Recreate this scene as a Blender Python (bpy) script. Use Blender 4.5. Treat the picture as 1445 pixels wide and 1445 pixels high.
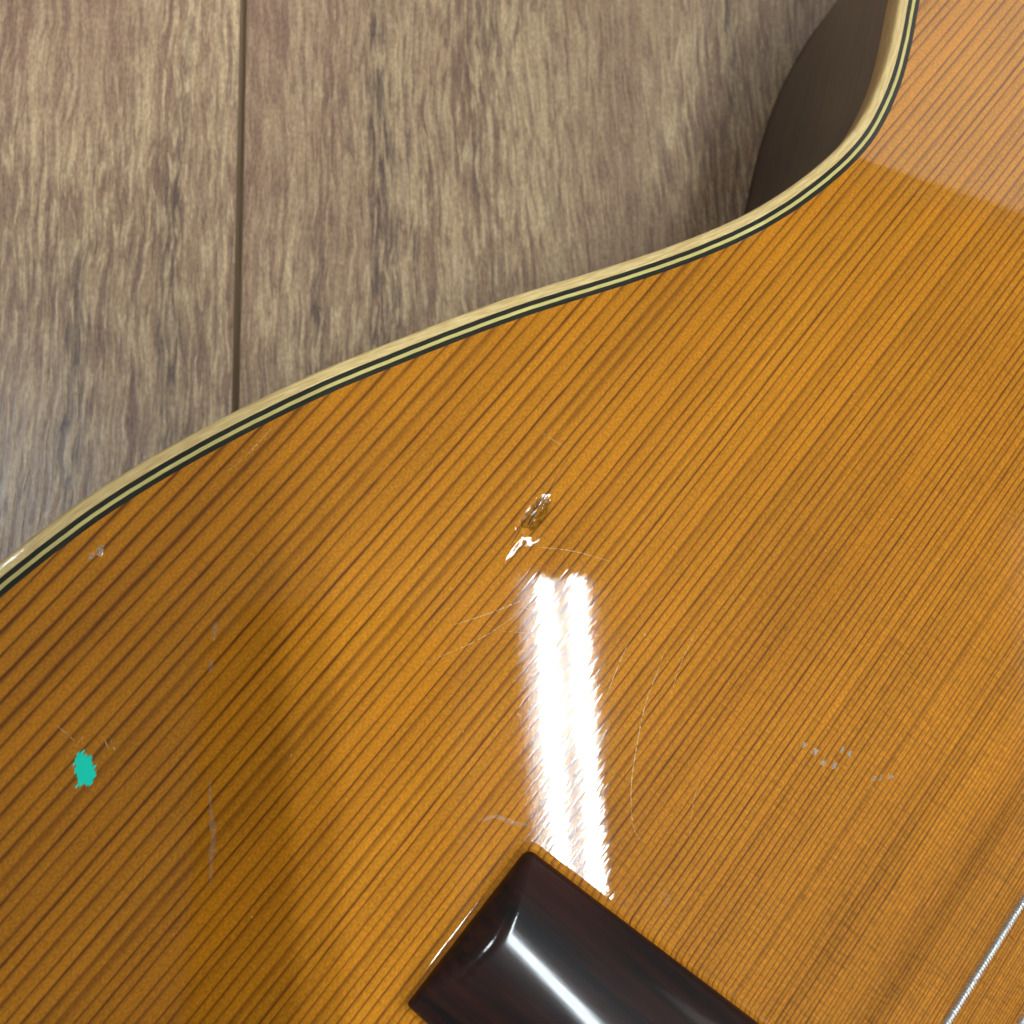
import bpy, bmesh, math, random
from mathutils import Vector, Matrix
from mathutils.geometry import delaunay_2d_cdt
random.seed(7)
MM = 0.001
for o in list(bpy.data.objects): bpy.data.objects.remove(o)
scene = bpy.context.scene
COL = scene.collection

# ------------------------------------------------------------------ camera, light, exposure
DEPTH = 0.078                     # guitar top above the floor
CAMZ = DEPTH + 0.17
cam_d = bpy.data.cameras.new('camera'); cam = bpy.data.objects.new('camera', cam_d); COL.objects.link(cam)
cam_d.sensor_width = 36.0; cam_d.lens = 36.0 * 1447 / 1445
cam_d.clip_start = 0.005; cam_d.clip_end = 50
CAMROT = Matrix(((0.986188, -0.029618, -0.162957), (0.0, 0.983881, -0.178826), (0.165627, 0.176356, 0.970292)))
CAMPOS = Vector((0, 0, CAMZ))
cam.matrix_world = Matrix.Translation(CAMPOS) @ CAMROT.to_4x4()
cam_d.dof.use_dof = True; cam_d.dof.focus_distance = 0.176; cam_d.dof.aperture_fstop = 30
scene.camera = cam

world = bpy.data.worlds.new('World'); scene.world = world; world.use_nodes = True
world.node_tree.nodes['Background'].inputs[0].default_value = (1.0, 0.97, 0.93, 1)
world.node_tree.nodes['Background'].inputs[1].default_value = 0.07
scene.view_settings.view_transform = 'Standard'; scene.view_settings.look = 'None'
scene.view_settings.gamma = 1; scene.view_settings.exposure = 1.22
scene.cycles.max_bounces = 5; scene.cycles.diffuse_bounces = 3; scene.cycles.glossy_bounces = 3
TUBE_POWER = 50.0
PANEL_POWER = 0.72

# ------------------------------------------------------------------ helpers
def link(o, parent=None):
    COL.objects.link(o)
    if parent is not None: o.parent = parent
    return o
def mesh_obj(name, verts, faces, mat, parent=None, smooth=False):
    me = bpy.data.meshes.new(name); me.from_pydata([tuple(v) for v in verts], [], faces); me.update()
    if mat: me.materials.append(mat)
    if smooth:
        for p in me.polygons: p.use_smooth = True
    return link(bpy.data.objects.new(name, me), parent)
def bm_obj(name, bm, mat, parent=None, smooth=False):
    me = bpy.data.meshes.new(name); bm.to_mesh(me); bm.free()
    if mat: me.materials.append(mat)
    if smooth:
        for p in me.polygons: p.use_smooth = True
    return link(bpy.data.objects.new(name, me), parent)
def box_bm(x0, x1, y0, y1, z0, z1, bevel=0.0, seg=2):
    bm = bmesh.new()
    r = bmesh.ops.create_cube(bm, size=1)
    for v in bm.verts:
        v.co = Vector(((x0+x1)/2+v.co.x*(x1-x0), (y0+y1)/2+v.co.y*(y1-y0), (z0+z1)/2+v.co.z*(z1-z0)))
    if bevel: bmesh.ops.bevel(bm, geom=bm.edges[:], offset=bevel, segments=seg, affect='EDGES', clamp_overlap=True)
    return bm
def tag(o, label, cat, group=None, kind=None):
    o['label'] = label
    if cat: o['category'] = cat
    if group: o['group'] = group
    if kind: o['kind'] = kind
    return o

class NT:
    """small node-tree builder"""
    def __init__(s, name):
        s.m = bpy.data.materials.new(name); s.m.use_nodes = True
        s.t = s.m.node_tree; s.n = s.t.nodes
        s.b = s.n['Principled BSDF']
    def put(s, sock, v):
        if isinstance(v, bpy.types.NodeSocket): s.t.links.new(v, sock)
        elif v is not None: sock.default_value = v
    def math(s, op, a, b=None, c=None, clamp=False):
        n = s.n.new('ShaderNodeMath'); n.operation = op; n.use_clamp = clamp
        s.put(n.inputs[0], a)
        if b is not None: s.put(n.inputs[1], b)
        if c is not None: s.put(n.inputs[2], c)
        return n.outputs[0]
    def coord(s):
        n = s.n.new('ShaderNodeTexCoord'); return n.outputs['Object']
    def sep(s, v):
        n = s.n.new('ShaderNodeSeparateXYZ'); s.put(n.inputs[0], v); return n.outputs
    def comb(s, x=0.0, y=0.0, z=0.0):
        n = s.n.new('ShaderNodeCombineXYZ')
        for i, v in enumerate((x, y, z)): s.put(n.inputs[i], v)
        return n.outputs[0]
    def scaled(s, v, sc, off=None):
        n = s.n.new('ShaderNodeVectorMath'); n.operation = 'MULTIPLY_ADD'
        s.put(n.inputs[0], v); n.inputs[1].default_value = sc
        s.put(n.inputs[2], off if off is not None else (0, 0, 0)); return n.outputs[0]
    def noise(s, v, scale=1.0, detail=2.0, rough=0.5, dist=0.0):
        n = s.n.new('ShaderNodeTexNoise'); s.put(n.inputs['Vector'], v)
        n.inputs['Scale'].default_value = scale; n.inputs['Detail'].default_value = detail
        n.inputs['Roughness'].default_value = rough; n.inputs['Distortion'].default_value = dist
        return n.outputs['Fac']
    def white(s, v):
        n = s.n.new('ShaderNodeTexWhiteNoise'); n.noise_dimensions = '1D'; s.put(n.inputs['W'], v); return n.outputs['Value']
    def ramp(s, f, stops, interp='LINEAR'):
        n = s.n.new('ShaderNodeValToRGB'); s.put(n.inputs[0], f); e = n.color_ramp.elements
        n.color_ramp.interpolation = interp
        while len(e) < len(stops): e.new(0.5)
        for el, (p, c) in zip(e, stops):
            el.position = p; el.color = (c, c, c, 1) if isinstance(c, (int, float)) else (*c, 1)
        return n.outputs[0]
    def mix(s, f, a, b, mode='MIX'):
        n = s.n.new('ShaderNodeMix'); n.data_type = 'RGBA'; n.blend_type = mode
        s.put(n.inputs[0], f)
        for sk, v in ((n.inputs[6], a), (n.inputs[7], b)):
            if isinstance(v, (tuple, list)) and len(v) == 3: v = (*v, 1)
            s.put(sk, v)
        return n.outputs[2]
    def bump(s, h, dist, strength=1.0, normal=None):
        n = s.n.new('ShaderNodeBump'); s.put(n.inputs['Height'], h)
        n.inputs['Distance'].default_value = dist; n.inputs['Strength'].default_value = strength
        if normal is not None: s.put(n.inputs['Normal'], normal)
        return n.outputs[0]
    def set(s, **kw):
        for k, v in kw.items():
            k = k.replace('_', ' ')
            if isinstance(v, (tuple, list)) and len(v) == 3: v = (*v, 1)
            s.put(s.b.inputs[k], v)
        return s.m

# ------------------------------------------------------------------ materials
def mat_top():
    t = NT('lacquered_cedar'); co = t.coord()
    x, y, z = t.sep(co)
    # slow and fine wander of the growth rings (metres)
    w1 = t.math('MULTIPLY', t.math('SUBTRACT', t.noise(t.scaled(co, (6, 24, 0)), 1, 1), 0.5), 0.0020)
    w2 = t.math('MULTIPLY', t.math('SUBTRACT', t.noise(t.scaled(co, (120, 900, 0)), 1, 1), 0.5), 0.00026)
    q = t.math('ADD', t.math('ADD', y, t.math('MULTIPLY', x, -0.012)), t.math('ADD', w1, w2))
    q = t.math('ABSOLUTE', q)
    ph = t.math('MULTIPLY', t.math('LOGARITHM', t.math('ADD', t.math('MULTIPLY', q, 11.5), 0.40), math.e), 87.0)
    ph = t.math('ADD', ph, t.math('MULTIPLY', t.noise(t.comb(t.math('MULTIPLY', ph, 0.55)), 1, 2, 0.6), 1.15))
    fr = t.math('FRACT', ph); cell = t.math('FLOOR', ph)
    wn = t.white(cell)
    # ring profile: pale early wood, slow rise, thin dark late wood
    prof = t.ramp(fr, [(0.0, 0.45), (0.08, 0.06), (0.16, 0.0), (0.48, 0.03), (0.70, 0.20), (0.80, 0.60), (0.87, 1.0), (0.95, 1.0), (1.0, 0.45)])
    wide = t.ramp(fr, [(0.0, 0.1), (0.2, 0.0), (0.45, 0.25), (0.75, 0.75), (0.93, 0.9), (1.0, 0.1)])
    isw = t.math('GREATER_THAN', t.white(t.math('ADD', cell, 31.7)), 0.90)
    line = t.mix(isw, prof, wide)
    wt = t.math('ADD', t.math('MULTIPLY', wn, 0.30), 0.74)
    # broken-up line strength along the length
    br = t.math('ADD', t.math('MULTIPLY', t.noise(t.scaled(co, (160, 1500, 0)), 1, 1), 0.8), 0.56)
    line = t.math('MULTIPLY', t.math('MULTIPLY', line, wt), br, clamp=True)
    # speckle of the early wood, silk and slow blotches
    sp = t.noise(t.scaled(co, (1700, 2500, 0)), 1, 2, 0.7)
    sp2 = t.noise(t.scaled(co, (620, 3600, 0)), 1, 2, 0.6)
    rays = t.noise(t.scaled(co, (2900, 330, 0)), 1, 1, 0.55)
    near = t.ramp(q, [(0.035, 1.0), (0.105, 0.22), (0.16, 0.06)])
    raym = t.math('MULTIPLY', t.math('SUBTRACT', rays, 0.5), t.math('MULTIPLY', near, 1.9))
    rays2 = t.ramp(t.noise(t.scaled(co, (1500, 62, 3)), 1, 1, 0.5), [(0.60, 0.0), (0.70, 1.0)])
    blot = t.noise(t.scaled(co, (30, 42, 0)), 1, 2, 0.55)
    band = t.noise(t.scaled(co, (3, 70, 0)), 1, 1, 0.5)
    ringc = t.white(t.math('ADD', cell, 7.3))
    k = t.math('ADD', 0.92, t.math('MULTIPLY', t.math('SUBTRACT', sp, 0.5), 1.15))
    k = t.math('ADD', k, t.math('MULTIPLY', t.math('SUBTRACT', sp2, 0.5), 0.25))
    k = t.math('ADD', k, t.math('MULTIPLY', raym, 0.45))
    k = t.math('ADD', k, t.math('MULTIPLY', t.math('SUBTRACT', blot, 0.5), 0.40))
    k = t.math('ADD', k, t.math('MULTIPLY', t.math('SUBTRACT', band, 0.5), 0.30))
    k = t.math('ADD', k, t.math('MULTIPLY', t.math('SUBTRACT', ringc, 0.5), 0.14))
    k = t.math('SUBTRACT', k, t.math('MULTIPLY', t.math('MULTIPLY', rays2, near), 0.13))
    base = t.mix(t.math('ADD', t.math('MULTIPLY', band, 0.8), 0.1), (0.62, 0.210, 0.002), (0.65, 0.252, 0.008))
    kk = t.n.new('ShaderNodeCombineColor')
    for i in range(3): t.put(kk.inputs[i], k)
    base = t.mix(1.0, base, kk.outputs[0], 'MULTIPLY')
    colr = t.mix(line, base, (0.160, 0.042, 0.0015))
    h = t.noise(t.scaled(co, (160, 1500, 0)), 1, 2, 0.6)
    h2 = t.noise(t.scaled(co, (520, 900, 0)), 1, 1, 0.5)
    h3 = t.noise(t.scaled(co, (28, 40, 0)), 1, 0, 0.5)
    hh = t.math('ADD', t.math('MULTIPLY', h, 0.15), t.math('MULTIPLY', h2, 0.10))
    hh = t.math('ADD', hh, t.math('MULTIPLY', h3, 0.55))
    hh = t.math('SUBTRACT', hh, t.math('MULTIPLY', line, 0.03))
    cn = t.bump(hh, 2.2e-5)
    smear = t.ramp(blot, [(0.40, 0.022), (0.70, 0.06)])
    return t.set(Base_Color=colr, Roughness=0.55, Specular_IOR_Level=0.12, Coat_Weight=1.0, Coat_Roughness=smear, Coat_IOR=1.5, Coat_Normal=cn)

def mat_strip(name, col, dark, streak=0.5, sc=(900, 60), spec=0.3):
    """purfling / binding: grain streaks that follow the strip through its UV map (u along, v across, metres)"""
    t = NT(name); n = t.n.new('ShaderNodeUVMap'); n.uv_map = 'UVMap'
    v = t.scaled(n.outputs[0], (sc[1], sc[0], 0))
    f = t.ramp(t.noise(v, 1, 3, 0.6, 0.4), [(0.36, 0.0), (0.62, 1.0)])
    f2 = t.noise(t.scaled(n.outputs[0], (18, 200, 4)), 1, 2)
    c = t.mix(t.math('MULTIPLY', f, streak), col, dark)
    c = t.mix(t.math('MULTIPLY', f2, 0.12), c, dark)
    return t.set(Base_Color=c, Roughness=0.5, Specular_IOR_Level=0.1, Coat_Weight=0.45, Coat_Roughness=0.06)

def mat_rosewood(name, c1, c2, sc=(40, 40, 900), coat=1.0, rough=0.05, bmp=3e-6):
    t = NT(name); co = t.coord()
    f = t.noise(t.scaled(co, sc), 1, 4, 0.6, 0.5)
    f2 = t.noise(t.scaled(co, (35, 35, 90)), 1, 2)
    c = t.mix(t.ramp(t.math('ADD', t.math('MULTIPLY', f, 0.7), t.math('MULTIPLY', f2, 0.3)), [(0.38, 0.0), (0.62, 1.0)]), c1, c2)
    f3 = t.noise(t.scaled(co, tuple(v*4 for v in sc)), 1, 2, 0.6)
    cn = t.bump(t.math('ADD', f, t.math('MULTIPLY', f3, 0.35)), bmp)
    return t.set(Base_Color=c, Roughness=0.45, Specular_IOR_Level=0.12, Coat_Weight=coat, Coat_Roughness=rough, Coat_Normal=cn)

def mat_floor():
    t = NT('wood_laminate'); co = t.coord()
    oi = t.n.new('ShaderNodeObjectInfo')
    off = t.comb(t.math('MULTIPLY', oi.outputs['Random'], 3.1), t.math('MULTIPLY', oi.outputs['Random'], 7.7), oi.outputs['Random'])
    p = t.n.new('ShaderNodeVectorMath'); p.operation = 'ADD'; t.put(p.inputs[0], co); t.put(p.inputs[1], off); p = p.outputs[0]
    wob = t.math('MULTIPLY', t.math('SUBTRACT', t.noise(t.scaled(p, (16, 9, 0)), 1, 2), 0.5), 0.012)
    px, py, pz = t.sep(p)
    wob2 = t.math('MULTIPLY', t.math('SUBTRACT', t.noise(t.scaled(p, (120, 75, 0)), 1, 2), 0.5), 0.0022)
    px = t.math('ADD', px, t.math('ADD', wob, wob2)); g = t.comb(px, py, pz)
    a = t.noise(t.scaled(g, (150, 9, 0)), 1, 4, 0.62, 0.25)          # broad grain
    b = t.noise(t.scaled(g, (720, 85, 0)), 1, 3, 0.60, 0.5)         # short flecks
    b2 = t.noise(t.scaled(g, (1000, 48, 5)), 1, 2, 0.6, 0.2)         # fine lines
    c = t.noise(t.scaled(g, (95, 5, 2)), 1, 2, 0.55)                 # dark slate streaks
    lo = t.noise(t.scaled(p, (15, 8, 1)), 1, 3, 0.55)                # cathedral patches
    col = t.ramp(a, [(0.30, (0.320, 0.190, 0.124)), (0.46, (0.480, 0.308, 0.184)), (0.56, (0.580, 0.392, 0.228)), (0.70, (0.655, 0.465, 0.268))])
    patch = t.ramp(lo, [(0.34, 0.45), (0.58, 1.0)])
    fl = t.ramp(b, [(0.51, 0.0), (0.60, 1.0)])
    col = t.mix(t.math('MULTIPLY', t.math('MULTIPLY', fl, patch), 0.75), col, (0.770, 0.565, 0.330))
    fd = t.ramp(b, [(0.37, 1.0), (0.46, 0.0)])
    col = t.mix(t.math('MULTIPLY', fd, 0.62), col, (0.215, 0.125, 0.096))
    col = t.mix(t.math('MULTIPLY', t.ramp(b2, [(0.38, 1.0), (0.52, 0.0)]), 0.40), col, (0.235, 0.138, 0.104))
    col = t.mix(t.math('MULTIPLY', t.ramp(lo, [(0.38, 1.0), (0.52, 0.0)]), 0.38), col, (0.335, 0.195, 0.132))
    sl = t.math('MULTIPLY', t.ramp(c, [(0.60, 0.0), (0.70, 1.0)]), t.ramp(b, [(0.40, 1.0), (0.56, 0.15)]))
    col = t.mix(t.math('MULTIPLY', sl, 0.62), col, (0.100, 0.082, 0.074))
    fine = t.noise(t.scaled(p, (1700, 700, 0)), 1, 1, 0.6)
    fk = t.ramp(fine, [(0.3, 0.80), (0.7, 1.16)])
    col = t.mix(1.0, col, fk, 'MULTIPLY')
    hb = t.math('ADD', t.math('MULTIPLY', b2, 0.6), t.math('MULTIPLY', b, 0.7))
    n1 = t.bump(hb, 1.5e-4)
    return t.set(Base_Color=col, Roughness=0.27, Specular_IOR_Level=0.45, Normal=n1)

def flat(name, col, rough=0.5, metal=0.0, spec=0.5, **kw):
    t = NT(name)
    f = t.noise(t.scaled(t.coord(), (900, 900, 900)), 1, 2)
    c = t.mix(t.math('MULTIPLY', f, 0.25), col, tuple(v * 0.7 for v in col))
    return t.set(Base_Color=c, Roughness=rough, Metallic=metal, Specular_IOR_Level=spec, **kw)
def emit(name, col, power):
    t = NT(name)
    return t.set(Base_Color=(0.8, 0.8, 0.8), Emission_Color=col, Emission_Strength=power)
def mat_scuff(name, col, alpha, rough=0.35):
    t = NT(name)
    f = t.ramp(t.noise(t.scaled(t.coord(), (1400, 1400, 0)), 1, 3, 0.7), [(0.34, 0.15), (0.62, 1.0)])
    return t.set(Base_Color=col, Roughness=rough, Alpha=t.math('MULTIPLY', f, alpha))

M_TOP = mat_top()
M_BIND = mat_strip('maple_binding', (0.92, 0.70, 0.32), (0.58, 0.33, 0.10), 0.62, (2800, 210))
M_BLACK = mat_strip('black_purfling', (0.016, 0.017, 0.011), (0.05, 0.045, 0.03), 0.5, (2500, 90))
M_CREAM = mat_strip('cream_purfling', (0.80, 0.68, 0.24), (0.55, 0.43, 0.13), 0.5, (1800, 60))
M_SIDE = mat_rosewood('rosewood_side', (0.048, 0.031, 0.024), (0.098, 0.064, 0.050), (30, 30, 700), 0.6, 0.22)
M_BRIDGE = mat_rosewood('bridge_rosewood', (0.006, 0.004, 0.0045), (0.040, 0.011, 0.006), (420, 16, 420), 0.60, 0.10, 9e-6)
M_FLOOR = mat_floor()
M_GROOVE = flat('groove_base_board', (0.09, 0.058, 0.036), 0.7)  # dark brown base board under the planks
M_VEE = flat('groove_paint', (0.205, 0.130, 0.070), 0.6)
M_STEEL = flat('silver_wire', (0.95, 0.94, 0.93), 0.42, 1.0)
M_NYLON = flat('clear_nylon', (0.75, 0.70, 0.60), 0.25)
M_BONE = flat('bone', (0.80, 0.74, 0.60), 0.35)
M_EBONY = flat('ebony', (0.025, 0.02, 0.018), 0.4)
M_MAHOG = mat_rosewood('mahogany_neck', (0.16, 0.065, 0.03), (0.24, 0.11, 0.05), (30, 700, 700), 0.8, 0.1)
M_WHITE = flat('white_enamel', (0.80, 0.80, 0.78), 0.4)
M_HOUSE = flat('grey_reflector', (0.42, 0.46, 0.50), 0.6)
M_TUBE = emit('fluorescent_tube', (0.86, 0.96, 1.0), TUBE_POWER)
M_PANEL = emit('glow_panel', (1.0, 0.96, 0.93), PANEL_POWER)  # glow of the added haze panels
M_PHONE = flat('phone_back', (0.012, 0.012, 0.014), 0.35)
M_RIM = flat('phone_rim', (0.75, 0.72, 0.70), 0.25, 1.0)
M_SCRATCH = mat_scuff('bare_scratch', (0.95, 0.66, 0.30), 0.9)
M_PIT = mat_scuff('crazed_lacquer', (0.62, 0.52, 0.40), 0.75, 0.25)
M_FLECK = flat('green_lamp_glint', (0.0, 1.0, 0.72), 0.30)  # solid colour standing in for a mirrored green lamp
M_SMUDGE_GLINT = mat_scuff('smudge_and_rim_glint', (0.75, 0.52, 0.36), 0.34)  # smudge tone, also used for the painted phone-rim glints
M_GOUGE = mat_scuff('bruised_wood', (0.16, 0.085, 0.008), 0.55, 0.06)
M_CRACK = flat('split_wood', (0.030, 0.016, 0.006), 0.6)

# ------------------------------------------------------------------ floor
floor = bm_obj('floor', box_bm(-2.0, 2.0, -2.0, 2.0, -0.03, -0.010), M_GROOVE); floor['kind'] = 'structure'
floor['label'] = 'brown wood laminate floor under the guitar'
PW = 0.19; GA = math.atan2(0.0029, 0.1040)       # the boards lie a touch off the picture's vertical
bm = bmesh.new(); VG, VD = 0.00075, 0.0009          # painted V-groove along each long edge
sec = [(-PW/2+0.00001, -0.0098), (-PW/2+0.00001, -VD), (-PW/2+VG, -0.00006), (-PW/2+VG*1.25, 0.0), (PW/2-VG*1.25, 0.0), (PW/2-VG, -0.00006), (PW/2-0.00001, -VD), (PW/2-0.00001, -0.0098)]
ends = [[bm.verts.new((x, yy, z)) for x, z in sec] for yy in (-0.64, 0.64)]
for k in range(8): bm.faces.new((ends[0][k], ends[0][(k+1) % 8], ends[1][(k+1) % 8], ends[1][k]))
bm.faces.new(ends[0][::-1]); bm.faces.new(ends[1])
bmesh.ops.recalc_face_normals(bm, faces=bm.faces[:])
pm = bpy.data.meshes.new('plank'); bm.to_mesh(pm); bm.free(); pm.materials.append(M_FLOOR); pm.materials.append(M_VEE)
for f in pm.polygons:
    if 0.05 < f.normal.z < 0.96: f.material_index = 1
rot = Matrix.Rotation(GA, 4, 'Z')
for i in range(-4, 5):
    for j in (-1, 0, 1):
        p = bpy.data.objects.new('plank', pm); link(p, floor)
        sx = -0.0244 + (i + 0.5) * PW
        sy = j * 1.2805 + 0.12 + (0.43 * i) % 0.5 - (0.21 if i in (-1, 0) else 0.0)
        p.matrix_world = rot @ Matrix.Translation((sx, sy, 0))

# ------------------------------------------------------------------ guitar
TH = math.radians(50.083)
guitar = bpy.data.objects.new('guitar', None); link(guitar)
guitar.location = (0.09213, -0.09403, 0.0); guitar.rotation_euler = (0, 0, TH)
tag(guitar, 'worn amber guitar with straight-grained glossy top lying face up on the floor', 'guitar')
Z = DEPTH

half = [(-115, 0), (-114, 35), (-109, 78), (-97, 118), (-76, 150), (-50, 171.5), (-30, 181.5), (-12.98, 185.0), (-4.63, 184.8), (6.74, 183.3), (14.13, 181.9), (22.9, 179.7), (31.86, 177.0),
        (39.88, 174.3), (48.27, 171.2), (55.62, 168.2), (64.92, 164.0), (75.13, 159.3), (84.93, 154.5), (94.68, 149.2), (104.59, 143.7), (115.19, 138.3), (124.82, 134.0), (131.93, 131.5),
        (139.41, 129.5), (148.41, 127.9), (156.09, 127.3), (162.84, 127.8), (173.11, 130.4), (183.12, 134.6), (190.0, 138.0), (204.74, 144.3), (222, 149.6), (246, 153.0), (272, 151.5), (297, 143),
        (318, 127), (333, 103), (341.5, 70), (345, 35), (346, 0)]
full = [Vector(p) for p in half] + [Vector((x, -y)) for x, y in reversed(half[1:-1])]
def catmull(pts, n=8):
    out = []; N = len(pts)
    for i in range(N):
        p0, p1, p2, p3 = pts[i-1], pts[i], pts[(i+1) % N], pts[(i+2) % N]
        for k in range(n):
            t = k / n
            out.append(0.5*((2*p1) + (p2-p0)*t + (2*p0-5*p1+4*p2-p3)*t*t + (3*p1-p0-3*p2+p3)*t**3))
    return out
def resample(pts, step):
    P = pts + [pts[0]]; L = [0]
    for a, b in zip(P, P[1:]): L.append(L[-1] + (b-a).length)
    n = int(L[-1] / step); out = []; j = 0
    for i in range(n):
        s = L[-1] * i / n
        while L[j+1] < s: j += 1
        out.append(P[j].lerp(P[j+1], (s-L[j]) / (L[j+1]-L[j])))
    return out
OUT = resample(catmull(full), 1.2)
for _ in range(6):
    N = len(OUT); OUT = [(OUT[i-1] + 2*OUT[i] + OUT[(i+1) % N]) / 4 for i in range(N)]
N = len(OUT)
NRM = []
for i in range(N):
    d = (OUT[(i+1) % N] - OUT[i-1]).normalized(); NRM.append(Vector((-d.y, d.x)))   # outward or inward, fixed below
area = sum(OUT[i-1].x*OUT[i].y - OUT[i].x*OUT[i-1].y for i in range(N))
if area < 0: NRM = [-n for n in NRM]                    # now inward
def ofs(d): return [p + n*d for p, n in zip(OUT, NRM)]   # mm
ARC = [0.0]
for i in range(N): ARC.append(ARC[-1] + (OUT[(i+1) % N]-OUT[i]).length)

def sweep(name, prof, mat, parent, smooth=True, wob=0.0):
    """prof: list of (inset mm, z mm from the top); closed ring round the body, UV along/across in metres"""
    verts = []; K = len(prof)
    for i in range(N):
        a = ARC[i]
        w = wob*(math.sin(a*0.31)+math.sin(a*0.83+1)+math.sin(a*1.9+2))/3
        for (d, z) in prof:
            p = OUT[i] + NRM[i]*(d+w); verts.append((p.x*MM, p.y*MM, Z + z*MM))
    faces = []; uv = []
    cum = [0.0]
    for k in range(1, K): cum.append(cum[-1] + math.hypot(prof[k][0]-prof[k-1][0], prof[k][1]-prof[k-1][1]))
    for i in range(N):
        j = (i+1) % N
        for k in range(K-1):
            faces.append((i*K+k, j*K+k, j*K+k+1, i*K+k+1))
            u0, u1 = ARC[i]*MM, ARC[i+1]*MM; v0, v1 = cum[k]*MM, cum[k+1]*MM
            uv += [(u0, v0), (u1, v0), (u1, v1), (u0, v1)]
    o = mesh_obj(name, verts, faces, mat, parent, smooth)
    ul = o.data.uv_layers.new(name='UVMap')
    for i, c in enumerate(uv): ul.data[i].uv = c
    bm = bmesh.new(); bm.from_mesh(o.data); bmesh.ops.recalc_face_normals(bm, faces=bm.faces[:]); bm.to_mesh(o.data); bm.free()
    return o
binding = sweep('binding', [(2.04, -1.2), (2.04, -0.02), (1.9, 0.0), (0.75, 0.0), (0.42, -0.05), (0.18, -0.17), (0.05, -0.38), (0.0, -0.7), (0.0, -5.6), (0.6, -5.9)], M_BIND, guitar)
binding['label'] = 'pale maple binding round the edge of the top'
sweep('purfling', [(2.86, -1.2), (2.86, -0.012), (2.84, 0.0), (2.08, 0.0), (2.06, -0.012), (2.06, -1.2)], M_BLACK, guitar, False, 0.04)['label'] = 'outer black purfling line'
sweep('purfling', [(3.50, -1.2), (3.50, -0.010), (3.48, 0.002), (2.90, 0.002), (2.88, -0.010), (2.88, -1.2)], M_CREAM, guitar, False, 0.04)['label'] = 'cream purfling line'
sweep('purfling', [(4.36, -1.2), (4.36, -0.012), (4.34, 0.0), (3.54, 0.0), (3.52, -0.012), (3.52, -1.2)], M_BLACK, guitar, False, 0.04)['label'] = 'inner black purfling line'
side = sweep('side', [(0.12, -5.6), (0.12, -25.0), (0.12, -45.0), (0.12, -Z/MM+3.2)], M_SIDE, guitar)
side['label'] = 'dark rosewood side of the waist'
sweep('back_binding', [(0.05, -Z/MM+3.4), (0.0, -Z/MM+3.2), (0.0, -Z/MM+1.2), (0.5, -Z/MM+0.7), (1.5, -Z/MM+0.5)], M_SIDE, guitar)
bp_ = ofs(1.4); mesh_obj('back', [(p.x*MM, p.y*MM, 0.0006) for p in bp_], [tuple(range(N))], M_SIDE, guitar)

# soundboard: triangulated sheet, dense round the dents; real relief for each dent
def ell(x, y, cx, cy, ang, a, b):
    c, s = math.cos(ang), math.sin(ang); dx, dy = x-cx, y-cy
    u, v = (dx*c+dy*s)/a, (-dx*s+dy*c)/b
    return u, v
def sst(e0, e1, v):
    t = min(1, max(0, (v-e0)/(e1-e0))); return t*t*(3-2*t)
DA = math.radians(3.5)
def relief(x, y):
    """mm"""
    z = 0.0
    u, v = ell(x, y, 58.0, 125.9, DA, 3.8, 1.75)               # the big pressed-in gouge
    r = (abs(u)**3 + abs(v)**2.4)**(1/2.6)
    if r < 4:
        n = 0.07*math.sin(u*5.1+1.0)+0.06*math.sin(v*4.3+u*3)
        z -= 0.29*(1-sst(0.55+n, 1.08+n, r))
        z -= 0.07*math.exp(-(v*2.1+0.35)**2*4)*(1-sst(0.8, 1.25, r))
        z += 0.03*math.sin(v*9+u*4)*math.sin(u*6)*(1-sst(0.7, 1.1, r))
        tail = sst(0.2, -0.9, u) if u < 0.2 else 0.0
        tail = 1-sst(-0.9, 0.1, u)
        z += 0.11*math.exp(-((r-1.32)/0.26)**2)*tail*(1+n*3)    # pushed-up lip at its tail
    u, v = ell(x, y, 51.5, 125.2, DA, 3.0, 0.55); r = math.hypot(u, v)
    if r < 3: z += 0.05*math.exp(-(r*1.2)**2)
    u, v = ell(x, y, -19.2, 153.2, 0.5, 2.1, 1.7); r = math.hypot(u, v)
    if r < 3.5: z += 0.006*math.sin(x*2.2+y*9)*math.exp(-r*r*0.6)*0.35
    u, v = ell(x, y, 5.9, 174.9, 0.2, 1.0, 0.7); r = math.hypot(u, v)
    if r < 3: z -= 0.12*(1-sst(0.4, 1.1, r))
    for (cx, cy, s) in PITS:
        if abs(x-cx) < 2 and abs(y-cy) < 2:
            r = math.hypot(x-cx, y-cy)/s; z -= 0.05*math.exp(-r*r*1.5)
    return z
PITS = [(57.94, 64.85, .5), (58.3, 62.7, .6), (58.0, 60.4, .6), (58.74, 58.6, .6), (61.83, 59.1, .4), (62.2, 57.6, .5), (61.6, 51.6, .45), (62.4, 50.6, .35), (63.96, 49.3, .5)]
inner = ofs(4.38)
HOLE = Vector((245, 0)); HR = 43.0
hole = [HOLE + Vector((math.cos(k*math.tau/96), math.sin(k*math.tau/96)))*HR for k in range(96)]
pts = [p.copy() for p in inner] + hole
edges = [(i, (i+1) % N) for i in range(N)] + [(N+i, N+(i+1) % 96) for i in range(96)]
ifull = inner
def inside(p, poly):
    c = False; j = len(poly)-1
    for i in range(len(poly)):
        a, b = poly[i], poly[j]
        if (a.y > p.y) != (b.y > p.y) and p.x < (b.x-a.x)*(p.y-a.y)/(b.y-a.y)+a.x: c = not c
        j = i
    return c
coarse = inner[::4]
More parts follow.
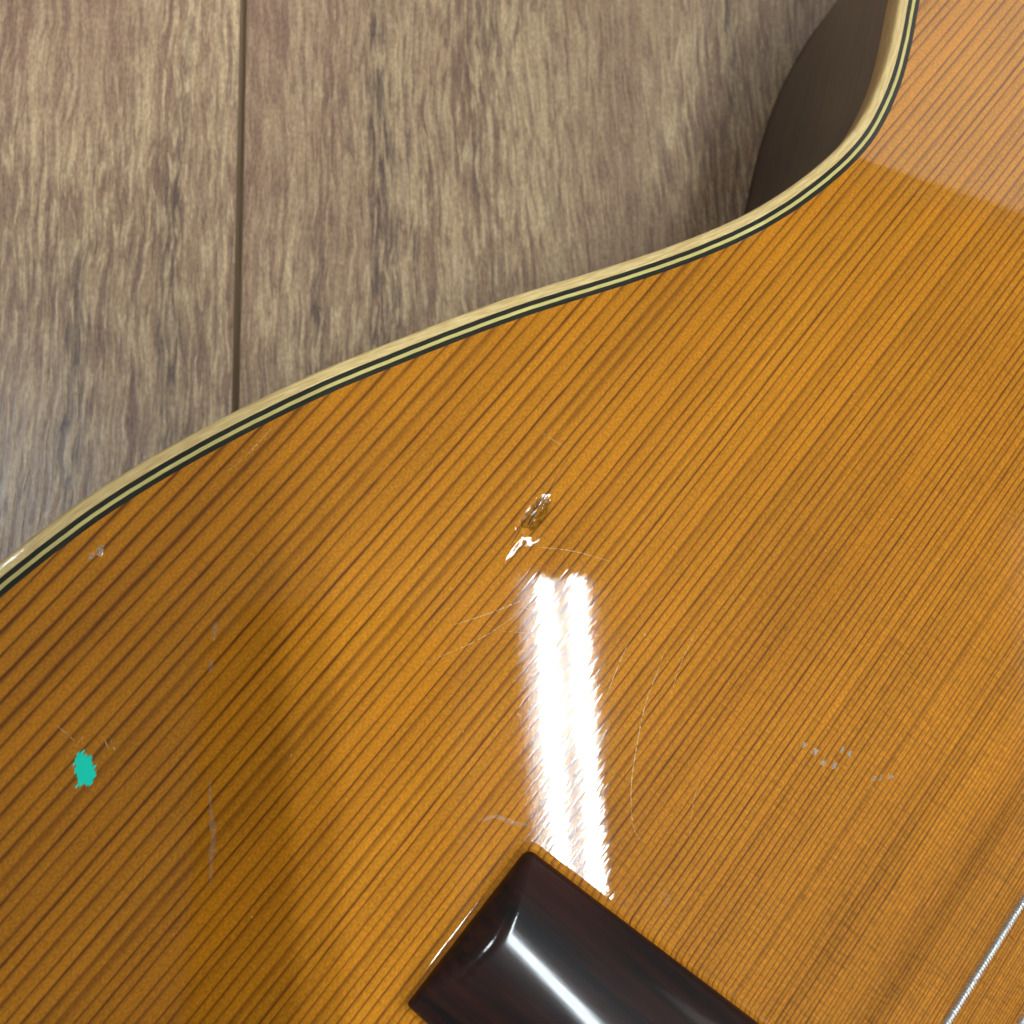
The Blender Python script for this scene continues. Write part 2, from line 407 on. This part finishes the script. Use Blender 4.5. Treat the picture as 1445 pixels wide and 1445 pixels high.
DENSE = [(57.0, 125.7, 9.5, 4.6, 0.15), (-19.2, 153.2, 5.2, 4.5, 0.22), (5.9, 174.9, 2.2, 2.0, 0.2), (60.6, 57.2, 5.0, 9.5, 0.24)]
for (cx, cy, hx, hy, st) in DENSE:
    nx, ny = int(hx*2/st), int(hy*2/st)
    for i in range(nx+1):
        for j in range(ny+1):
            pts.append(Vector((cx-hx+i*st + (0.5*st if j % 2 else 0), cy-hy+j*st)))
g = 7.0
for i in range(int(480/g)):
    for j in range(int(370/g)):
        p = Vector((-118+i*g+(g/2 if j % 2 else 0), -183+j*g))
        if any(abs(p.x-c[0]) < c[2]+1 and abs(p.y-c[1]) < c[3]+1 for c in DENSE): continue
        if (p-HOLE).length < HR+3 or not inside(p, coarse): continue
        if min((p-q).length_squared for q in coarse) < 12: continue
        pts.append(p)
rv, re_, rf, *_ = delaunay_2d_cdt(pts, edges, [], 0, 1e-6)
keep = []
for f in rf:
    c = (rv[f[0]]+rv[f[1]]+rv[f[2]])/3
    if (c-HOLE).length < HR*0.999: continue
    if not inside(c, coarse) and min((c-q).length_squared for q in coarse) > 25 and not inside(c, inner): continue
    if not inside(c, inner): continue
    keep.append(tuple(f))
top = mesh_obj('soundboard', [(v.x*MM, v.y*MM, Z + relief(v.x, v.y)*MM) for v in rv], keep, M_TOP, guitar, True)
top['label'] = 'amber straight-grained lacquered top'
bm = bmesh.new(); bm.from_mesh(top.data)
for f in bm.faces:
    if f.normal.z < 0: f.normal_flip()
bmesh.ops.delete(bm, geom=[v for v in bm.verts if not v.link_faces], context='VERTS')
bm.to_mesh(top.data); bm.free()
mesh_obj('soundhole_wall', [(p.x*MM, p.y*MM, Z-dz*MM) for dz in (0, 2.4) for p in hole], [(i, (i+1) % 96, 96+(i+1) % 96, 96+i) for i in range(96)], M_TOP, top)
# rosette
for r0, r1, m in ((47, 48, M_BLACK), (48.2, 56, M_CREAM), (56.2, 57.2, M_BLACK)):
    vs = []; 
    for r in (r0, r1):
        vs += [((HOLE.x+math.cos(k*math.tau/128)*r)*MM, math.sin(k*math.tau/128)*r*MM, Z+0.00004) for k in range(128)]
    o = mesh_obj('rosette_ring', vs, [(k, (k+1) % 128, 128+(k+1) % 128, 128+k) for k in range(128)], m, top); o.data.uv_layers.new(name='UVMap')

# scratches and splits: hair-thin strips lying on the lacquer
def ribbon(name, pl, w, mat, dz=0.03, n=10, taper=True, jit=0.0):
    P = [Vector(p) for p in pl]
    out = []
    for i in range(len(P)-1):
        p0 = P[max(i-1, 0)]; p1 = P[i]; p2 = P[i+1]; p3 = P[min(i+2, len(P)-1)]
        for k in range(n):
            t = k/n; out.append(0.5*((2*p1)+(p2-p0)*t+(2*p0-5*p1+4*p2-p3)*t*t+(3*p1-p0-3*p2+p3)*t**3))
    out.append(P[-1]); m = len(out); vs = []
    for i, p in enumerate(out):
        d = (out[min(i+1, m-1)]-out[max(i-1, 0)]).normalized(); nn = Vector((-d.y, d.x))
        ww = w*(0.25+0.75*math.sin(math.pi*i/(m-1)) if taper else 1)*(1+jit*random.uniform(-1, 1))
        for s in (-1, 0, 1):
            q = p+nn*s*ww/2; vs.append((q.x*MM, q.y*MM, Z+(relief(q.x, q.y)+(dz if s == 0 else dz*0.3))*MM))
    fs = []
    for i in range(m-1):
        for k in (0, 1): fs.append((i*3+k, i*3+k+1, i*3+k+4, i*3+k+3))
    return mesh_obj(name, vs, fs, mat, top, True)
for pl, w in (([(54.58, 94.03), (50.59, 92.63), (46.48, 91.44), (40.95, 88.93), (33.43, 84.64), (28.63, 80.49), (27.44, 77.83)], 0.10),
              ([(51.47, 99.72), (45.86, 98.24), (39.87, 96.24)], 0.09), ([(34.19, 124.33), (40.64, 120.43), (47.35, 117.05)], 0.11),
              ([(53.74, 121.87), (57.26, 116.75), (60.05, 110.96)], 0.10), ([(26.48, 123.89), (35.67, 119.36), (45.84, 116.59)], 0.06),
              ([(39.4, 168.73), (35.12, 168.56), (33.0, 168.6)], 0.10), ([(32.4, 168.62), (29.14, 168.92)], 0.07),
              ([(-17.29, 160.79), (-17.27, 159.09), (-17.26, 157.24)], 0.13), ([(-13.6, 153.6), (-14.6, 151.6)], 0.12), ([(-14.3, 154.0), (-15.2, 152.2)], 0.10),
              ([(-15.8, 156.6), (-18.1, 156.5)], 0.08), ([(43.5, 118.2), (46.0, 114.0)], 0.05), ([(38.0, 118.5), (42.0, 113.0)], 0.05),
              ([(62.5, 92.0), (55.0, 90.5), (48.0, 88.0)], 0.045), ([(44, 77), (38, 74.5), (33, 71.5)], 0.045), ([(70.4, 129.3), (69.6, 134.2)], 0.06)):
    ribbon('scratch', pl, w*1.35, M_SCRATCH, 0.02)
for pl, w in (([(13.29, 100.44), (15.24, 99.06), (16.02, 96.68), (17.43, 94.06)], 0.75), ([(23.0, 71.0), (23.6, 68.5), (22.1, 68.7), (24.0, 66.8)], 0.25),
              ([(9.6, 153.7), (7.3, 151.8)], 0.9), ([(5.0, 150.1), (3.3, 148.8)], 0.7), ([(-8.8, 137.7), (-11.9, 134.7), (-14.7, 131.5), (-17.6, 129.3), (-20.3, 126.8)], 0.8)):  # the strips on this line paint the phone rim's reflection onto the lacquer
    ribbon('smudge_and_glint', pl, w, M_SMUDGE_GLINT, 0.015, jit=0.5)
for pl, w in (([(66.0, 127.5), (62.9, 126.85), (60.9, 126.75), (58.2, 126.45)], 0.17), ([(54.6, 126.3), (52.9, 126.0), (50.7, 125.7)], 0.16), ([(70.0, 128.0), (66.0, 127.5)], 0.08),
              ([(55.3, 125.6), (57.2, 126.0), (58.2, 126.1)], 0.26), ([(55.0, 125.2), (57.5, 125.6)], 0.12), ([(58.0, 125.0), (60.4, 125.2)], 0.07)):
    ribbon('split', pl, w, M_CRACK, 0.012)
gf = [(58.0*MM, 125.9*MM, Z+(relief(58.0, 125.9)+0.01)*MM)]; GR, GN = 5, 28
for k in range(1, GR+1):
    for i in range(GN):
        a = math.tau*i/GN; e = 0.98*k/GR*(1+0.10*math.sin(3*a+1)+0.06*math.sin(7*a))
        c_, s_ = math.cos(a), math.sin(a)
        u = 3.6*e*math.copysign(abs(c_)**0.7, c_); v = 1.55*e*math.copysign(abs(s_)**0.8, s_)
        qx, qy = 58.0+u*math.cos(DA)-v*math.sin(DA), 125.9+u*math.sin(DA)+v*math.cos(DA)
        gf.append((qx*MM, qy*MM, Z+(relief(qx, qy)+0.01)*MM))
mesh_obj('gouge', gf, [(0, 1+i, 1+(i+1) % GN) for i in range(GN)] + [(1+k*GN+i, 1+(k+1)*GN+i, 1+(k+1)*GN+(i+1) % GN, 1+k*GN+(i+1) % GN) for k in range(GR-1) for i in range(GN)], M_GOUGE, top, True)['label'] = 'bruised gouge in the lacquer'
def blob(name, cx, cy, s, mat, parent=None):
    k = 12; vs = [(cx*MM, cy*MM, Z+(relief(cx, cy)+0.05)*MM)]
    for i in range(k):
        a = math.tau*i/k; r = s*random.uniform(0.55, 1.15)
        px, py = cx+r*1.25*math.cos(a), cy+r*0.85*math.sin(a)
        vs.append((px*MM, py*MM, Z+(relief(px, py)+0.012)*MM))
    return mesh_obj(name, vs, [(0, 1+i, 1+(i+1) % k) for i in range(k)], mat, top, True)
for (cx, cy, s) in PITS:
    blob('lacquer_chip', cx, cy, s*1.05, M_PIT); blob('lacquer_chip', cx+random.uniform(-.6, .6), cy+random.uniform(-.6, .6), s*0.35, M_PIT)
blob('lacquer_chip', 5.0, 175.2, 0.55, M_PIT); blob('lacquer_chip', 6.5, 174.9, 0.75, M_PIT)
for (cx, cy) in ((47.9, 119.6), (116.2, 97.1), (41.2, 103.6), (36.0, 108.2), (-30.5, 128.2), (95.3, 142.0), (108.0, 128.5), (71.0, 141.0), (20.5, 112.0), (3.4, 130.6), (-3.1, 122.0), (127.0, 118.0), (88.0, 84.0), (76.4, 72.0), (53.0, 99.5), (33.0, 60.5), (-21.0, 120.5), (99.0, 75.5)):
    blob('lacquer_chip', cx+random.uniform(-2, 2), cy+random.uniform(-2, 2), random.uniform(0.09, 0.16), M_SCRATCH)
# a green lamp's reflection, painted on as a fleck ragged along the grain
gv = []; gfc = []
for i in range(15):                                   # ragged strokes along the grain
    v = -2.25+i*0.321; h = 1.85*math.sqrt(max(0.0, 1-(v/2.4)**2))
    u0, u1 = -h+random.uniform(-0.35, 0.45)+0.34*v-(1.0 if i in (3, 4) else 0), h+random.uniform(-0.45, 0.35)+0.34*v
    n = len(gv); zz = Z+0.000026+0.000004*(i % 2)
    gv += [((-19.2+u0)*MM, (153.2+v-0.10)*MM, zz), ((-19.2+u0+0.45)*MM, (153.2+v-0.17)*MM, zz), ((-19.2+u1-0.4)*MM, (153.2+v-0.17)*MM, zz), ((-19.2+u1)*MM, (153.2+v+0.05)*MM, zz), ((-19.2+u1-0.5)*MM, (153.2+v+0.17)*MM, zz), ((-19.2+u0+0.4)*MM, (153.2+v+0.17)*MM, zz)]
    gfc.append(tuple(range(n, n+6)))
fleck = mesh_obj('lamp_glint_fleck', gv, gfc, M_FLECK, top)
fleck['label'] = 'bright green lamp reflection painted as a ragged fleck on the lacquer'

# bridge: dark wing with a pyramid end
def xf(y):
    ay = abs(y); v = 17.6 if ay < 44 else 17.6 - (ay-44)*(17.6-14.75)/48.0
    e = ay-90.6
    if e > 0: v -= 1.5-math.sqrt(max(0, 1.5**2-min(e, 1.5)**2))
    return v
def xb(y):
    ay = abs(y); v = -16.6 if ay < 44 else -16.6 + (ay-44)*(1.7)/48.0
    e = ay-91.5
    if e > 0: v += 0.6-math.sqrt(max(0, 0.36-min(e, 0.6)**2))
    return v
def smin(a, b, k):
    h = max(k-abs(a-b), 0)/k; return min(a, b)-h*h*k*0.25
YE = 92.1
def bh(x, y):
    ay = abs(y); f, b = xf(y)-x, x-xb(y); e = YE-ay
    hf = 1.9+f*0.40-f*f*0.0045; hb = 1.9+b*0.325-b*b*0.0045; he = 1.9+e*0.98-e*e*0.02
    h = smin(smin(hf, hb, 4.6), he, 1.3)
    # centre: tie block and saddle bed
    t = sst(46, 40, ay) if ay < 46 else 0
    t = 1-sst(40, 46, ay)
    h = h*(1-t) + t*min(9.0, 1.9+f*2.2, 1.9+b*2.2)
    d = max(0.0, min(f, b, e)); r = 0.9
    if d < r: h -= r*(1-math.sqrt(max(0, 1-(1-d/r)**2)))
    return max(h, 0.9)
ys = []; y = -YE
while y < YE-1e-6:
    ys.append(y); ay = abs(y+0.01); y += 0.08 if ay > 89.8 else (0.3 if ay > 60 else 1.5)
ys.append(YE); ys = [v for v in ys if v <= YE]
us = sorted(set([0, 0.004, 0.01, 0.018, 0.028] + [0.03+0.94*k/90 for k in range(91)] + [0.972, 0.982, 0.99, 0.996, 1]))
vs = []; fs = []; U = len(us)
for y in ys:
    a, b = xb(y), xf(y)
    for u in us: x = a+(b-a)*u; vs.append((x*MM, y*MM, Z+bh(x, y)*MM))
for i in range(len(ys)-1):
    for k in range(U-1): fs.append((i*U+k, i*U+k+1, (i+1)*U+k+1, (i+1)*U+k))
rim = [i*U+U-1 for i in range(len(ys))] + [(len(ys)-1)*U+k for k in range(U-2, -1, -1)] + [i*U for i in range(len(ys)-2, -1, -1)] + [k for k in range(1, U-1)]
n0 = len(vs)
for r in rim: vs.append((vs[r][0], vs[r][1], Z-0.0004))
R_ = len(rim)
for i in range(R_): fs.append((rim[i], rim[(i+1) % R_], n0+(i+1) % R_, n0+i))
bridge = mesh_obj('bridge', vs, fs, M_BRIDGE, guitar, True)
bridge['label'] = 'dark glossy rosewood bridge with pyramid end'
bm = bmesh.new(); bm.from_mesh(bridge.data); bmesh.ops.recalc_face_normals(bm, faces=bm.faces[:]); bm.to_mesh(bridge.data); bm.free()
# lacquer fillet creeping up the foot of the bridge
rp = [Vector((vs[r][0]/MM, vs[r][1]/MM)) for r in rim]
rp = resample(rp, 0.5); RN = len(rp); ar = sum(rp[i-1].x*rp[i].y-rp[i].x*rp[i-1].y for i in range(RN))
fv = []; ff = []; prof = [(1.55, -0.02), (1.25, 0.025), (0.95, 0.075), (0.65, 0.17), (0.4, 0.33), (0.2, 0.52), (0.02, 0.75), (-0.15, 0.80)]
for i in range(RN):
    d = (rp[(i+2) % RN]-rp[i-2]).normalized(); nn = Vector((d.y, -d.x)) * (1 if ar > 0 else -1)
    for (w, z) in prof:
        q = rp[i]+nn*w; fv.append((q.x*MM, q.y*MM, Z+z*MM))
K = len(prof)
for i in range(RN):
    j = (i+1) % RN
    for k in range(K-1): ff.append((i*K+k, j*K+k, j*K+k+1, i*K+k+1))
fl = mesh_obj('lacquer_fillet', fv, ff, M_TOP, bridge, True)
bm = bmesh.new(); bm.from_mesh(fl.data); bmesh.ops.recalc_face_normals(bm, faces=bm.faces[:]); bm.to_mesh(fl.data); bm.free()
bm_obj('saddle', box_bm(9*MM, 11.6*MM, -40*MM, 40*MM, Z+6*MM, Z+11.3*MM, 0.5*MM), M_BONE, bridge)

# neck, fingerboard, head (beyond the frame), nut
def lathe_prism(name, secs, mat, parent):
    K = len(secs[0][1]); vs = []; fs = []
    for x, ring in secs: vs += [(x*MM, a*MM, b*MM) for a, b in ring]
    for i in range(len(secs)-1):
        for k in range(K): fs.append((i*K+k, i*K+(k+1) % K, (i+1)*K+(k+1) % K, (i+1)*K+k))
    fs.append(tuple(range(K))); fs.append(tuple((len(secs)-1)*K+k for k in reversed(range(K))))
    return mesh_obj(name, vs, fs, mat, parent, False)
zt = Z/MM
lathe_prism('fingerboard', [(x, [(-w, zt+0.05), (w, zt+0.05), (w, zt+6), (-w, zt+6)]) for x, w in ((292, 31), (655, 26))], M_EBONY, guitar)
lathe_prism('neck', [(x, [(w*math.cos(math.pi*k/12), zt-h*math.sin(math.pi*k/12)) for k in range(13)]) for x, w, h in ((345, 30, 60), (365, 29, 30), (400, 28, 18), (655, 26, 16))], M_MAHOG, guitar)
lathe_prism('headstock', [(x, [(-w, zt+5-d), (w, zt+5-d), (w, zt-13-d), (-w, zt-13-d)]) for x, w, d in ((655, 26, 0), (675, 36, 4), (850, 38, 46))], M_MAHOG, guitar)
lathe_prism('nut', [(x, [(-26, zt+5), (26, zt+5), (26, zt+9), (-26, zt+9)]) for x in (654, 659)], M_BONE, guitar)

def string(y0, y1, dia, wound):
    x0, x1 = 10.3, 656.0; z0, z1 = zt+11.2+dia/2-0.3, zt+9.2
    L = x1-x0; S = 10; secs = []
    if wound:
        pitch = 0.54; n = int(230/pitch)*6            # turns modelled one by one as far as the body reaches
        secs = [(x0+i*pitch/6, dia/2-(0, 0.035, 0.11, 0.27, 0.11, 0.035)[i % 6]) for i in range(n)] + [(x0+240, dia/2-0.04), (x1, dia/2-0.04)]
    else: secs = [(x0+L*i/12, dia/2) for i in range(13)]
    secs = [(-9.0, dia/2-0.05)] + secs
    vs = []; fs = []
    for x, r in secs:
        t = max(0, (x-x0)/L); cy = y0+(y1-y0)*t; cz = z0+(z1-z0)*t if x >= x0 else z0-2.6
        for k in range(S):
            a = math.tau*k/S; sk = 0.12*math.sin(a) if wound else 0
            vs.append(((x+sk)*MM, (cy+r*math.cos(a))*MM, (cz+r*math.sin(a))*MM))
    for i in range(len(secs)-1):
        for k in range(S): fs.append((i*S+k, i*S+(k+1) % S, (i+1)*S+(k+1) % S, (i+1)*S+k))
    return mesh_obj('string', vs, fs, M_STEEL if wound else M_NYLON, guitar, True)
for i, (dia, w) in enumerate(((1.42, 1), (1.10, 1), (0.76, 1), (1.02, 0), (0.82, 0), (0.72, 0))):
    s = string(24.9+1.0-i*10.35, 21.5-i*8.6, dia, w)
    if i == 0: s['label'] = 'silver-wound bass string over the top'

# ------------------------------------------------------------------ ceiling lights mirrored in the lacquer, plus added fill lights and haze panels
def fixture(loc, rz, label, length=1.2):
    f = bpy.data.objects.new('fluorescent_light', None); link(f); f.location = loc; f.rotation_euler = (0, 0, rz)
    tag(f, label, 'ceiling light', 'twin-tube ceiling lights')
    bm_obj('housing', box_bm(-0.085, 0.085, -length/2-0.03, length/2+0.03, 0.10, 0.16, 0.008), M_HOUSE, f)
    for s in (-1, 1):
        bm = bmesh.new()
        bmesh.ops.create_cone(bm, cap_ends=True, segments=20, radius1=0.0140, radius2=0.0140, depth=length, matrix=Matrix.Translation((s*0.041, 0, 0)) @ Matrix.Rotation(math.pi/2, 4, 'X'))
        bm_obj('tube', bm, M_TUBE, f, True)
    for s in (-1, 1):
        bm_obj('tube_holder', box_bm(-0.06, 0.06, s*(length/2+0.01)-0.012, s*(length/2+0.01)+0.012, -0.022, 0.101, 0.003), M_WHITE, f)
    return f
fixture((0.552, -0.318, 2.30), math.radians(3.2), 'twin-tube ceiling light mirrored as a white streak above the bridge')
fixture((-1.05, 0.54, 2.30), math.radians(58), 'twin-tube ceiling light glinting on the floor boards beside the guitar', 0.4)
fixture((2.7, -0.95, 1.95), math.radians(3.2), 'unseen twin-tube light added as fill off the unwound-string side of the guitar')  # unseen lamp, added for fill light
fixture((2.2, -2.0, 2.05), math.radians(48), 'unseen twin-tube light added as fill beyond the foot of the guitar')  # unseen lamp, added so the body shades the floor beside it
def panel(x0, x1, y0, y1, label, rz=0.0, piv=None, z=2.3):  # unseen glowing panel, added to lay a bright haze on the lacquer
    f = bpy.data.objects.new('haze_panel', None); link(f); f.location = ((x0+x1)/2, (y0+y1)/2, z)
    w, h = (x1-x0)/2, (y1-y0)/2
    f.rotation_euler = (0, 0, rz)
    if piv:
        d = Vector((f.location.x-piv[0], f.location.y-piv[1], 0)); d.rotate(Matrix.Rotation(rz, 3, 'Z')); f.location = (piv[0]+d.x, piv[1]+d.y, z)
    tag(f, label, 'ceiling light')
    bm_obj('glow', box_bm(-w, w, -h, h, 0.0, 0.01), M_PANEL, f)
    for a, b, c, d in ((-w-.03, w+.03, -h-.03, -h-.001), (-w-.03, w+.03, h+.001, h+.03), (-w-.03, -w-.001, -h, h), (w+.001, w+.03, -h, h)):
        bm_obj('frame', box_bm(a, b, c, d, -0.01, 0.03), M_WHITE, f)
    return f
panel(1.05, 2.5, 1.45, 2.45, 'broad diffuser panel, unseen and added for haze, veiling the top beside the waist', math.radians(-14), (1.36, 1.46))
panel(1.76, 2.5, -0.9, 0.45, 'diffuser panel, unseen and added for haze, veiling the top beside the wound string')

# ------------------------------------------------------------------ the phone that takes the picture, mirrored as a dark oblong
ph = bpy.data.objects.new('phone', None); link(ph)
ph.matrix_world = Matrix.Translation(CAMPOS) @ CAMROT.to_4x4() @ Matrix.Translation((0, 0, 0.004))
tag(ph, 'dark phone held over the guitar, mirrored as a dark oblong in the top', 'phone')
px0, px1, py0, py1 = -0.043, 0.041, -0.122, 0.033
bm = box_bm(px0+0.0012, px1-0.0012, py0+0.0012, py1-0.0012, 0.0, 0.0075)
bmesh.ops.bevel(bm, geom=[e for e in bm.edges if abs(e.verts[0].co.z-e.verts[1].co.z) > 0.001], offset=0.010, segments=6, affect='EDGES')
bm_obj('body', bm, M_PHONE, ph)
bm = bmesh.new()
for k in range(2):
    pass
def rrect(x0, x1, y0, y1, r, z, n=8):
    out = []
    for cx, cy, a0 in ((x1-r, y1-r, 0), (x0+r, y1-r, 90), (x0+r, y0+r, 180), (x1-r, y0+r, 270)):
        for k in range(n+1):
            a = math.radians(a0+90*k/n); out.append((cx+r*math.cos(a), cy+r*math.sin(a), z))
    return out
bm.free()
rings = [rrect(px0, px1, py0, py1, 0.011, 0.0068), rrect(px0, px1, py0, py1, 0.011, 0.0016), rrect(px0+0.0011, px1-0.0011, py0+0.0011, py1-0.0011, 0.010, 0.0002)]
K = len(rings[0]); mesh_obj('rim', sum(rings, []), [(i*K+k, i*K+(k+1) % K, (i+1)*K+(k+1) % K, (i+1)*K+k) for i in range(2) for k in range(K)], M_RIM, ph, True)
